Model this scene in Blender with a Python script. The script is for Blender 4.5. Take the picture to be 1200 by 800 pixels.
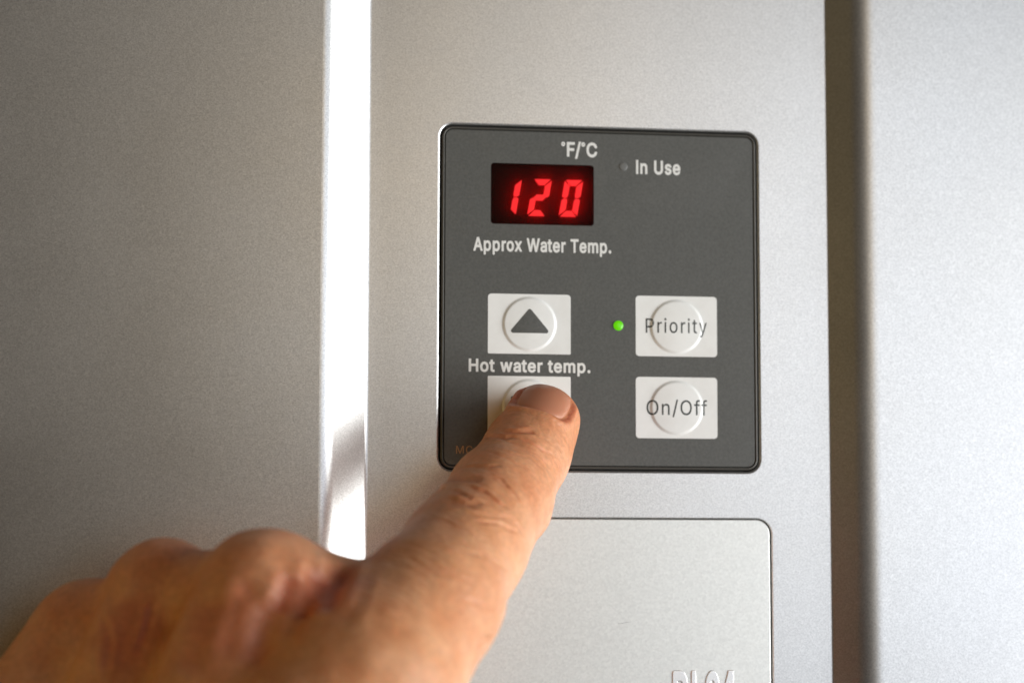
import bpy, bmesh, math
import numpy as np
from mathutils import Vector, Matrix
from mathutils.geometry import tessellate_polygon

for _o in list(bpy.data.objects): bpy.data.objects.remove(_o, do_unlink=True)
SC=bpy.context.scene; COL=SC.collection
MM=0.001
R=math.radians

# ================================================================ camera
cam=bpy.data.cameras.new('camera'); camo=bpy.data.objects.new('camera',cam); COL.objects.link(camo)
cam.lens=75; cam.sensor_width=36; cam.sensor_fit='HORIZONTAL'; cam.clip_start=0.01; cam.clip_end=20
CAM_P=np.array([-63.134,-351.529,-42.131]); YAW,PITCH,ROLL=0.136036,0.0972752,0.0023130
cy,sy,cp,sp=math.cos(YAW),math.sin(YAW),math.cos(PITCH),math.sin(PITCH)
fw=np.array([sy*cp,cy*cp,sp]); rt=np.array([cy,-sy,0.0]); up=np.cross(rt,fw)
rt,up=math.cos(ROLL)*rt+math.sin(ROLL)*up, -math.sin(ROLL)*rt+math.cos(ROLL)*up
camo.matrix_world=Matrix(((rt[0],up[0],-fw[0],CAM_P[0]*MM),(rt[1],up[1],-fw[1],CAM_P[1]*MM),(rt[2],up[2],-fw[2],CAM_P[2]*MM),(0,0,0,1)))
cam.dof.use_dof=True
cam.dof.focus_distance=float((np.array([-13.0,-9.0,-22.0])-CAM_P)@fw)*MM
cam.dof.aperture_fstop=11.0
SC.camera=camo

# ================================================================ light
w=bpy.data.worlds.new('World'); SC.world=w; w.use_nodes=True
bg=w.node_tree.nodes['Background']; bg.inputs['Color'].default_value=(0.014,0.008,0.003,1); bg.inputs['Strength'].default_value=1.0
def area(name,loc,target,sx,sy,watts,col):
    l=bpy.data.lights.new(name,'AREA'); l.shape='RECTANGLE'; l.size=sx; l.size_y=sy; l.energy=watts; l.color=col
    o=bpy.data.objects.new(name,l); COL.objects.link(o); o.location=loc
    o.rotation_euler=(Vector(target)-Vector(loc)).to_track_quat('-Z','Y').to_euler()
    return o
area('window_light',(1.037, -0.575, -0.188),(0.0,0.0,-0.02),0.9,1.05,22.563,(0.987,1.000,0.974))
area('cool_front_fill',(0.379, -1.134, 0.105),(0.0,0.0,-0.02),0.34,0.58,1.115,(0.861,0.922,1.000))  # added cool fill, brightens the channel and the right panel
area('cool_right_fill',(0.652, -1.004, -0.084),(0.0,0.0,-0.02),0.19,0.5,0.433,(0.690,0.759,1.000))  # small added fill that evens out the right panel's brightness
area('warm_front_fill',(0.134, -1.174, 0.208),(0.0,0.0,-0.02),0.17,0.42,0.319,(1.000,0.735,0.40))  # added warm fill in front, gives the left panel its warm gradient
area('warm_side_fill',(-0.951, -0.309, 0.0),(0.0,0.0,-0.02),0.6,0.7,1.715,(1.000,0.692,0.200))  # added warm fill from the left, lifts the dark right bevel
SC.view_settings.view_transform='Standard'; SC.view_settings.look='None'; SC.view_settings.exposure=0; SC.view_settings.gamma=1
SC.cycles.use_denoising=True if hasattr(SC,'cycles') else False
SC.cycles.max_bounces=8
GLYPHS={
 'R':{
  '/':[[12,-77,176,532,178,534,182,535,234,534,237,532,73,-77,70,-78,14,-78]],
  'C':[[38,253,41,301,49,345,64,385,86,425,112,456,140,479,160,492,180,501,216,512,256,517,280,517,304,515,328,510,348,504,386,485,416,461,431,445,444,428,462,393,469,373,475,349,472,346,468,346,408,346,406,349,398,373,388,392,375,409,360,423,340,437,320,445,296,451,272,454,248,453,224,448,204,441,184,430,167,417,151,401,137,381,124,357,112,321,106,277,106,229,113,185,123,153,141,121,164,94,192,74,224,61,252,56,284,56,316,62,332,68,349,77,364,89,376,100,393,125,408,162,472,162,474,161,470,137,458,105,442,77,424,55,404,37,376,18,348,5,320,-3,296,-7,268,-9,240,-7,213,-3,184,6,160,17,140,29,120,45,104,61,85,85,68,113,58,137,49,165,43,193,40,221]],
  'M':[[58,280,58,508,60,510,64,511,152,510,281,184,312,88,316,84,351,188,474,508,476,510,480,511,564,511,568,510,570,508,570,0,568,-2,504,-2,502,0,504,400,504,408,500,411,457,288,344,0,340,-2,288,-2,284,0,165,300,124,416,122,408,124,296,124,0,120,-2,60,-2,58,0]],
  'O':[[38,253,39,285,43,313,53,357,62,381,74,405,88,428,102,445,120,463,140,479,160,492,180,501,220,513,240,516,268,517,292,516,316,513,340,506,360,498,396,477,412,465,432,445,447,425,460,405,471,381,480,357,491,313,494,285,495,253,494,221,490,193,480,149,471,125,460,104,446,81,432,64,414,45,396,31,360,10,340,2,316,-4,292,-8,268,-9,240,-7,220,-4,180,7,160,17,140,29,120,45,104,61,88,81,75,101,63,125,54,149,43,193,40,221],[105,253,108,209,116,173,131,137,150,109,172,87,200,70,232,59,268,55,300,58,332,69,360,86,384,110,403,137,417,173,425,209,428,253,426,293,418,333,406,365,386,397,362,421,332,440,300,450,268,454,232,450,200,439,172,422,148,397,128,365,116,333,108,293]],
  'P':[[58,280,58,508,60,510,256,510,292,505,324,494,342,484,360,470,374,456,388,437,398,416,406,392,409,372,411,348,410,328,406,304,400,284,391,264,381,248,368,232,355,220,336,207,308,194,268,186,236,184,128,183,127,180,127,4,126,0,124,-2,60,-2,58,0],[127,248,128,245,132,244,240,245,268,248,292,256,304,263,315,272,330,292,340,320,342,348,340,376,329,404,314,424,292,439,272,446,248,449,128,450,127,448]],
  'f':[[5,328,5,376,6,381,75,381,79,384,79,440,83,464,95,488,114,508,126,517,143,524,175,531,198,532,219,530,240,524,244,520,229,468,227,467,211,471,194,472,170,468,162,464,154,456,149,448,145,436,144,384,147,381,227,381,229,380,230,332,230,328,227,325,145,324,144,0,143,-1,83,-2,79,0,79,324,11,325,6,325]],
  'i':[[39,484,43,500,53,514,69,524,85,526,101,522,117,512,125,500,128,484,126,468,117,455,101,444,85,441,69,443,53,452,42,468],[51,4,51,376,51,380,53,381,113,381,116,376,116,0,113,-2,53,-2,51,0]],
  'n':[[51,272,51,376,53,381,113,381,114,332,117,325,127,340,141,355,153,365,169,374,185,380,205,385,225,386,245,386,273,380,297,370,316,356,331,340,343,320,352,296,358,268,359,240,359,4,359,0,357,-2,297,-2,294,0,294,236,290,268,280,292,271,304,261,313,249,319,237,324,209,327,181,323,165,317,153,310,141,300,133,289,121,264,116,232,115,0,113,-2,53,-2,51,0]],
  'o':[[32,188,35,232,43,264,58,300,81,332,107,356,138,373,170,383,206,386,246,383,278,373,308,356,335,332,357,300,371,268,380,232,383,188,380,144,372,112,357,76,334,44,306,19,274,2,238,-8,206,-10,170,-7,138,3,108,20,81,44,59,76,43,112,35,144],[98,188,100,160,106,132,115,108,127,88,142,71,162,58,182,51,206,48,230,50,254,58,270,68,286,84,301,108,310,132,315,160,317,188,315,216,310,244,299,272,286,292,270,308,254,318,230,326,206,328,182,325,162,318,145,308,129,292,117,272,106,245,100,216]],
  'r':[[51,272,51,376,53,381,113,381,114,336,117,329,125,344,137,357,153,370,169,378,189,384,213,387,241,386,245,385,245,380,245,322,241,321,217,323,197,323,181,321,167,316,152,308,138,296,128,284,121,268,116,240,116,4,115,0,113,-2,53,-2,51,0]],
  't':[[5,328,5,380,6,381,58,381,63,384,63,468,64,472,66,473,122,473,128,472,128,384,130,381,202,381,205,380,206,328,202,325,130,325,129,324,128,96,132,72,138,62,147,56,158,53,170,52,202,55,215,4,213,0,211,-1,183,-6,158,-6,134,-3,119,2,103,11,91,20,77,36,67,60,63,84,63,324,11,325,6,325]],
  'y':[[15,379,17,381,21,381,81,381,87,379,172,143,193,70,197,76,219,147,303,379,305,381,309,381,369,381,373,379,207,-57,196,-81,177,-109,166,-121,153,-130,141,-137,125,-143,109,-146,89,-147,57,-144,49,-141,46,-137,60,-85,61,-84,85,-88,101,-87,113,-84,124,-77,133,-67,141,-53,160,-1]],
 },
 'B':{
  '.':[[24,40,24,52,28,68,35,80,44,92,54,100,66,106,78,111,94,113,108,112,122,108,134,102,146,92,156,80,162,68,166,52,167,40,165,24,161,12,154,0,146,-10,134,-20,122,-26,110,-29,94,-30,78,-28,66,-24,54,-17,44,-8,30,12,26,24]],
  '/':[[-12,-77,155,544,162,553,174,558,238,558,246,556,254,550,260,540,261,532,94,-88,86,-97,74,-102,10,-102,2,-100,-6,-93,-10,-84]],
  '4':[[14,108,14,160,17,172,224,521,232,530,244,535,312,535,320,533,328,528,334,520,336,512,336,504,332,493,154,192,156,189,252,188,256,191,256,316,257,324,260,331,268,339,280,343,344,343,352,342,361,336,367,328,369,320,369,192,372,189,416,188,424,186,435,176,439,168,439,160,439,104,436,93,428,84,420,80,372,79,369,76,368,-4,366,-12,360,-20,348,-26,280,-26,272,-24,264,-19,259,-12,256,-4,256,76,252,79,36,80,28,82,20,89,15,96]],
  '9':[[38,352,41,392,50,424,68,458,92,488,122,512,156,529,188,538,228,541,268,538,300,528,332,511,360,488,383,460,400,428,411,388,415,348,413,320,406,288,397,260,380,223,344,164,221,-16,212,-24,204,-26,132,-26,120,-24,112,-18,108,-12,104,0,107,12,214,168,176,173,144,182,116,197,87,220,65,248,49,280,41,312],[151,352,152,336,156,320,163,304,172,292,184,282,196,275,212,271,228,269,244,271,256,275,268,281,281,292,290,304,297,320,300,336,301,352,300,368,296,384,289,400,280,412,268,422,256,429,244,432,228,434,212,433,200,430,188,424,173,412,164,400,156,384,153,368]],
  'A':[[-10,0,-8,10,176,516,180,524,188,531,196,534,204,535,280,534,292,529,300,520,486,12,489,0,488,-8,483,-16,476,-22,468,-25,392,-26,380,-21,375,-16,370,-8,327,112,324,116,156,116,152,114,108,-11,102,-20,92,-25,16,-26,8,-25,-4,-16,-8,-8],[192,228,196,225,280,225,284,225,286,228,240,361,236,359]],
  'C':[[14,253,16,289,20,321,26,349,36,381,52,416,68,441,84,461,104,481,124,498,148,513,172,524,200,533,224,538,252,541,284,541,316,537,352,528,385,513,416,493,444,467,467,437,485,401,493,377,498,353,499,345,496,337,488,327,476,322,408,322,400,323,392,328,387,333,374,369,361,389,344,406,324,418,296,427,268,430,236,426,208,416,184,401,164,379,148,352,136,317,130,277,130,229,137,189,148,156,157,141,168,125,180,112,196,99,212,90,228,84,244,81,268,79,292,81,312,86,332,95,347,105,359,117,370,133,378,149,386,173,392,181,400,185,408,187,480,185,493,177,497,169,499,161,496,141,488,116,479,93,468,73,452,51,436,33,420,19,401,5,380,-7,356,-17,312,-29,264,-33,240,-32,212,-27,172,-15,133,5,116,17,96,34,68,67,46,105,30,145,19,193,16,221]],
  'F':[[34,0,34,508,35,516,39,524,48,532,60,535,372,535,380,532,388,526,394,516,395,508,394,444,388,434,376,427,156,426,151,424,151,308,152,305,344,304,356,302,364,297,368,292,372,280,372,220,368,207,360,199,348,195,152,195,151,192,151,0,148,-12,140,-21,128,-26,56,-26,48,-23,40,-17,35,-8]],
  'H':[[34,0,34,508,35,516,40,525,48,532,56,534,124,535,136,532,142,528,148,520,151,508,151,320,152,315,364,315,366,320,366,508,367,516,371,524,380,532,388,534,460,534,468,532,476,526,482,516,483,508,483,0,482,-8,476,-17,468,-23,460,-26,392,-26,380,-23,369,-12,366,0,366,200,366,204,364,206,152,206,151,204,151,0,148,-12,140,-21,128,-26,56,-26,48,-23,40,-17,35,-8]],
  'I':[[34,-26,145,-26,145,535,34,535]],
  'L':[[34,0,34,508,35,516,40,525,48,532,56,534,128,534,136,532,142,528,150,516,151,84,364,83,372,81,380,75,385,68,387,56,386,-8,378,-20,364,-26,56,-26,48,-23,40,-17,35,-8]],
  'R':[[34,0,34,508,37,520,43,528,52,533,60,535,248,534,296,529,328,519,356,505,380,487,402,464,412,448,421,428,432,392,435,352,432,312,421,276,404,244,383,220,350,196,451,12,454,0,453,-8,448,-16,440,-23,432,-26,352,-26,344,-24,336,-20,330,-12,232,170,228,172,152,171,151,168,151,0,148,-12,141,-20,128,-26,56,-26,48,-23,40,-17,35,-8],[151,284,152,282,156,281,240,281,264,283,284,289,300,299,310,312,317,332,319,352,317,372,311,392,300,407,284,417,268,423,248,425,152,426,151,424]],
  'T':[[6,452,7,516,14,528,28,534,420,535,428,532,436,526,442,516,443,508,443,448,438,436,428,428,416,426,288,426,283,424,283,0,281,-8,276,-18,268,-24,260,-26,188,-26,176,-20,170,-12,167,-4,166,424,164,426,28,426,20,429,12,435,7,444]],
  'U':[[34,176,34,508,37,520,44,529,52,533,60,535,128,534,140,529,148,520,150,508,150,180,153,152,158,136,167,120,177,108,188,98,200,90,216,84,232,80,252,78,272,78,292,81,308,86,324,94,337,104,348,117,357,132,363,148,367,176,367,508,369,520,376,529,388,534,460,535,468,532,476,527,481,520,483,508,483,172,481,140,472,104,456,68,436,40,420,24,404,10,376,-7,347,-20,320,-28,284,-33,248,-34,212,-31,184,-24,152,-13,124,3,104,18,82,40,64,64,51,88,41,116,35,148]],
  'W':[[-10,508,-9,516,-4,525,4,532,12,534,84,535,96,531,104,522,108,512,192,187,196,193,280,513,284,523,292,531,304,535,380,535,392,531,400,524,405,516,492,181,577,512,582,524,592,532,600,535,672,535,680,532,688,526,694,516,695,508,555,-8,551,-16,544,-22,536,-25,528,-26,452,-26,440,-21,432,-12,344,310,340,307,256,-4,252,-14,244,-22,232,-26,152,-26,144,-24,136,-18,132,-12,129,-4]],
  'a':[[4,107,7,140,17,168,34,192,58,212,86,226,114,235,162,244,238,254,247,256,249,260,246,280,238,292,222,301,202,305,174,303,162,300,150,294,134,280,118,256,106,249,98,248,90,250,34,266,22,273,16,284,15,296,23,316,37,340,51,356,69,372,90,386,110,395,130,402,154,407,178,410,202,410,226,408,254,402,274,395,294,386,310,375,326,360,338,344,348,328,354,312,359,292,363,248,363,-1,358,-14,353,-21,346,-24,338,-26,274,-26,262,-22,250,-10,231,-21,214,-27,194,-32,174,-34,150,-34,130,-32,110,-28,90,-22,70,-12,54,-1,38,14,26,30,16,48,9,68,6,83],[118,104,119,96,123,88,130,81,138,77,150,73,166,71,182,72,198,75,219,83,236,100,247,120,250,140,250,148,246,152,154,138,137,132,124,124,119,115]],
  'e':[[8,188,12,236,23,280,42,320,62,348,78,364,93,376,110,387,129,396,162,406,182,409,206,410,246,406,286,394,318,376,334,363,348,348,370,316,385,280,395,236,397,192,397,168,395,160,386,148,374,143,130,143,126,141,135,116,150,95,170,81,194,74,226,73,242,76,254,81,271,96,287,124,294,129,302,131,310,131,374,115,382,110,387,104,391,96,391,88,379,56,362,31,338,7,314,-9,282,-23,246,-32,214,-34,190,-33,166,-30,130,-19,114,-12,94,0,78,13,63,28,50,44,38,62,23,96,12,140],[129,248,277,248,274,257,267,272,250,291,230,301,206,304,190,303,178,300,158,290,140,272,133,260]],
  'm':[[27,0,27,380,30,392,41,402,53,405,117,405,129,399,137,388,141,388,165,401,189,409,213,412,241,411,265,405,285,395,300,384,321,364,337,378,353,390,373,400,393,407,417,411,437,412,461,410,481,406,505,397,525,385,541,372,557,352,568,332,576,308,581,284,583,252,583,0,580,-12,577,-17,569,-23,557,-26,493,-26,481,-21,473,-12,470,0,469,268,464,284,457,292,441,301,421,304,401,302,385,296,372,284,367,276,363,264,361,248,361,0,358,-12,352,-20,345,-24,337,-26,273,-26,261,-22,251,-12,248,0,248,268,242,284,233,294,221,301,205,304,185,303,165,294,151,280,142,260,140,236,140,0,137,-12,129,-21,117,-26,49,-26,41,-23,33,-17,28,-8]],
  'n':[[27,0,27,380,30,392,37,400,45,404,53,405,117,405,129,399,137,386,141,386,161,397,181,404,205,409,229,410,269,406,301,395,321,383,338,368,352,352,364,332,371,316,378,292,382,268,383,240,383,0,380,-12,373,-21,361,-26,293,-26,281,-21,273,-12,270,0,270,232,268,256,261,276,253,288,237,299,217,303,193,301,181,298,169,292,153,276,146,264,142,252,140,228,140,0,137,-12,129,-21,117,-26,49,-26,41,-23,33,-17,28,-8]],
  'o':[[8,188,12,236,23,280,38,313,50,332,63,348,78,363,94,376,113,388,130,396,166,407,206,410,230,409,250,406,286,395,302,388,322,375,338,362,353,348,376,316,392,280,403,236,407,188,403,140,392,96,375,60,352,28,322,1,302,-12,286,-19,250,-30,230,-33,206,-34,166,-30,130,-20,110,-10,94,0,78,13,63,28,50,44,38,63,23,96,12,140],[122,188,124,164,128,140,136,120,145,104,155,92,170,81,186,75,206,72,226,74,242,79,256,88,270,103,280,120,287,140,292,164,293,188,292,212,287,236,280,256,270,273,256,288,242,297,226,302,206,304,186,302,170,296,158,287,144,272,136,256,127,232,123,208]],
  'p':[[27,-143,27,377,29,389,37,400,45,404,53,405,117,405,129,399,141,384,165,398,185,405,213,410,241,410,261,408,281,404,301,396,317,389,337,376,357,357,373,339,389,313,401,285,409,259,414,225,416,189,412,137,406,109,398,85,389,64,377,43,361,23,345,7,321,-10,297,-22,273,-29,241,-34,213,-34,185,-29,165,-21,141,-7,140,-143,138,-151,134,-159,125,-166,117,-169,49,-168,41,-166,33,-159,28,-151],[139,189,140,161,144,141,151,121,161,103,173,90,185,81,201,75,221,73,241,75,256,81,269,91,281,105,290,121,296,141,300,161,302,189,300,217,296,237,289,257,281,273,269,287,257,296,241,302,221,304,201,302,185,296,173,288,161,275,151,257,144,237,140,213]],
  'r':[[27,0,27,380,30,392,37,400,49,405,113,405,121,404,127,400,137,388,161,401,185,408,209,411,245,410,257,406,264,400,268,392,269,380,269,320,267,312,262,304,253,298,245,296,209,300,193,299,181,296,169,290,157,281,149,272,143,260,140,240,140,0,137,-12,129,-21,117,-26,49,-26,41,-23,33,-17,28,-8]],
  's':[[10,96,13,108,24,117,96,132,104,131,113,124,118,116,124,100,132,88,142,80,156,75,180,71,208,74,228,82,236,89,241,96,242,104,240,112,236,117,228,123,212,128,120,151,92,163,72,175,52,192,40,208,29,228,23,248,21,280,26,312,39,340,55,360,80,380,112,397,144,406,180,410,212,409,244,403,271,393,296,378,316,360,333,336,347,304,350,292,349,284,343,272,331,265,271,251,264,252,256,254,249,260,236,285,220,300,204,305,180,306,160,302,141,292,138,288,135,280,137,268,146,260,164,252,244,233,267,225,288,216,308,204,330,184,346,160,354,136,357,108,355,80,345,52,330,28,312,8,288,-9,256,-23,228,-30,192,-34,156,-33,124,-27,96,-18,68,-2,47,16,28,40,16,68]],
  't':[[-19,328,-19,380,-17,389,-10,400,-1,404,34,405,38,407,39,476,42,484,47,490,58,496,126,497,138,494,147,487,152,476,152,408,155,405,207,405,215,403,224,396,228,388,230,380,230,324,225,312,215,304,207,301,155,301,153,300,152,96,155,81,158,77,170,76,202,80,211,78,220,72,227,60,239,0,237,-8,232,-16,227,-21,219,-24,183,-30,147,-29,119,-23,98,-15,79,-1,62,15,54,28,47,44,42,60,39,80,39,300,3,301,-5,304,-11,308,-17,316]],
  'w':[[-3,380,-2,388,3,396,11,402,19,405,90,405,98,403,107,396,113,384,170,181,228,388,234,398,243,403,251,405,318,405,330,401,338,393,394,191,398,183,454,384,460,396,466,401,479,405,546,405,554,403,562,398,569,388,571,380,570,372,454,-8,450,-16,442,-22,435,-26,427,-26,367,-26,355,-22,347,-14,287,192,283,199,223,-8,219,-16,210,-23,198,-26,134,-26,121,-20,113,-8,-2,372]],
  'x':[[-5,0,-4,8,0,16,122,192,122,196,5,368,3,380,6,392,17,402,29,405,101,405,109,404,116,400,123,392,189,289,193,290,259,392,269,402,281,405,353,405,365,402,372,396,377,384,377,376,375,368,256,192,378,16,383,8,384,0,383,-8,378,-16,373,-21,365,-25,289,-26,277,-24,270,-20,265,-14,189,101,113,-15,105,-22,93,-26,17,-26,9,-23,1,-17,-4,-8]],
  '°':[[17,399,20,427,28,451,40,475,59,498,83,517,107,529,135,537,159,539,187,536,211,529,235,516,256,499,273,479,287,455,296,427,299,399,297,375,290,347,277,323,258,299,235,280,211,267,187,260,159,257,135,259,107,266,82,279,59,298,41,319,27,345,19,371],[121,399,123,383,131,372,143,363,159,360,171,362,184,371,193,383,196,399,192,415,183,426,171,433,159,436,143,432,131,424,123,411]],
 },
}
# ---------------------------------------------------------------- the hand as one smooth distance field (mm)
H_TIP=(-11.0,-7.0,-21.4); H_MID=(-14.3,-11.6,-26.8); H_DIP=(-19.7,-20.0,-34.3); H_MID2=(-27.0,-33.0,-42.8)
H_PIP=(-32.9,-44.0,-49.8); H_BASE=(-42.3,-54.0,-60.5); H_MCP=(-49,-58.0,-71.0)
K_MID=(-56.8, -46.0, -48.6); K_RING=(-70.8, -33.0, -49.2); K_LIT=(-81.8, -23.0, -56.0)
#            a       b       ra    rb   blend
CONES=[
 (H_TIP,H_MID,6.3,6.9,0), (H_MID,H_DIP,6.9,8.2,1.6), (H_DIP,H_MID2,8.2,9.1,1.6), (H_MID2,H_PIP,9.1,10.2,1.6),
 (H_PIP,H_BASE,10.2,12.3,2.0), (H_BASE,H_MCP,12.5,13.6,3.0),
 (H_MCP,(-78,-70,-122),13.6,12.0,4.0),
 (K_MID,(-86,-60,-124),9.2,12.0,5.0),
 (K_RING,(-95,-50,-125),8.4,12.0,5.0),
 (K_LIT,(-104,-38,-126),8.6,11.0,6.0),
 (K_MID,K_RING,6.9,6.6,1.5), (K_RING,K_LIT,6.4,6.6,1.5),
 (K_LIT,(-99,-32,-80),8.4,10.5,4.0),
 ((-84,-46,-80),(-92,-54,-112),11.0,14.0,8.0),
 (H_BASE,(-52.8, -42.0, -50.9),8.5,8.6,5.0), ((-50.9, -41.0, -47.8),(-42.3, -46.0, -49.7),5.6,5.0,3.0),
 ((-88,-58,-122),(-108,-70,-160),20.0,22.0,10.0),
 ((-99,-50,-122),(-118,-64,-160),18.0,20.0,10.0),
 # folded fingers, hidden behind the knuckles
 (K_MID,(-53.5,-15,-62),8.4,7.8,2.5), ((-53.5,-15,-62),(-60,-21,-82),7.6,7.0,2.0), ((-60,-21,-82),(-66,-34,-84),6.8,6.2,2.0),
 (K_RING,(-68.5,-14,-64),7.8,7.4,2.5), ((-68.5,-14,-64),(-74,-20,-83),7.2,6.6,2.0), ((-74,-20,-83),(-79,-32,-86),6.4,6.0,2.0),
 (K_LIT,(-83,-13.5,-72),7.6,6.4,2.5), ((-83,-13.5,-72),(-88,-17,-87),6.2,5.8,2.0), ((-88,-17,-87),(-91,-28,-90),5.6,5.2,2.0),
 # thumb, tucked under the index finger
 ((-72,-66,-112),(-44,-46,-92),13.0,10.5,6.0), ((-44,-46,-92),(-46,-26,-76),10.0,9.0,2.5), ((-46,-26,-76),(-60,-15,-70),8.6,6.6,2.0),
]
def hand_sdf(P):
    P=np.asarray(P,np.float32); d=None
    for a,b,ra,rb,k in CONES:
        a=np.array(a,np.float32); b=np.array(b,np.float32); ab=b-a
        h=np.clip(((P-a)@ab)/np.float32(ab@ab),0,1)
        q=P-a-h[:,None]*ab
        e=np.sqrt(np.einsum('ij,ij->i',q,q))-(ra+(rb-ra)*h)
        if d is None: d=e
        elif k==0: d=np.minimum(d,e)
        else:
            t=np.clip(0.5+0.5*(d-e)/k,0,1); d=d+(e-d)*t-k*t*(1-t)
    return d
def hand_grad(P,h=0.15):
    g=np.stack([hand_sdf(P+np.array(v,np.float32)*h)-hand_sdf(P-np.array(v,np.float32)*h) for v in ((1,0,0),(0,1,0),(0,0,1))],1)
    return g/np.maximum(np.linalg.norm(g,axis=1,keepdims=True),1e-6)
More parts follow.
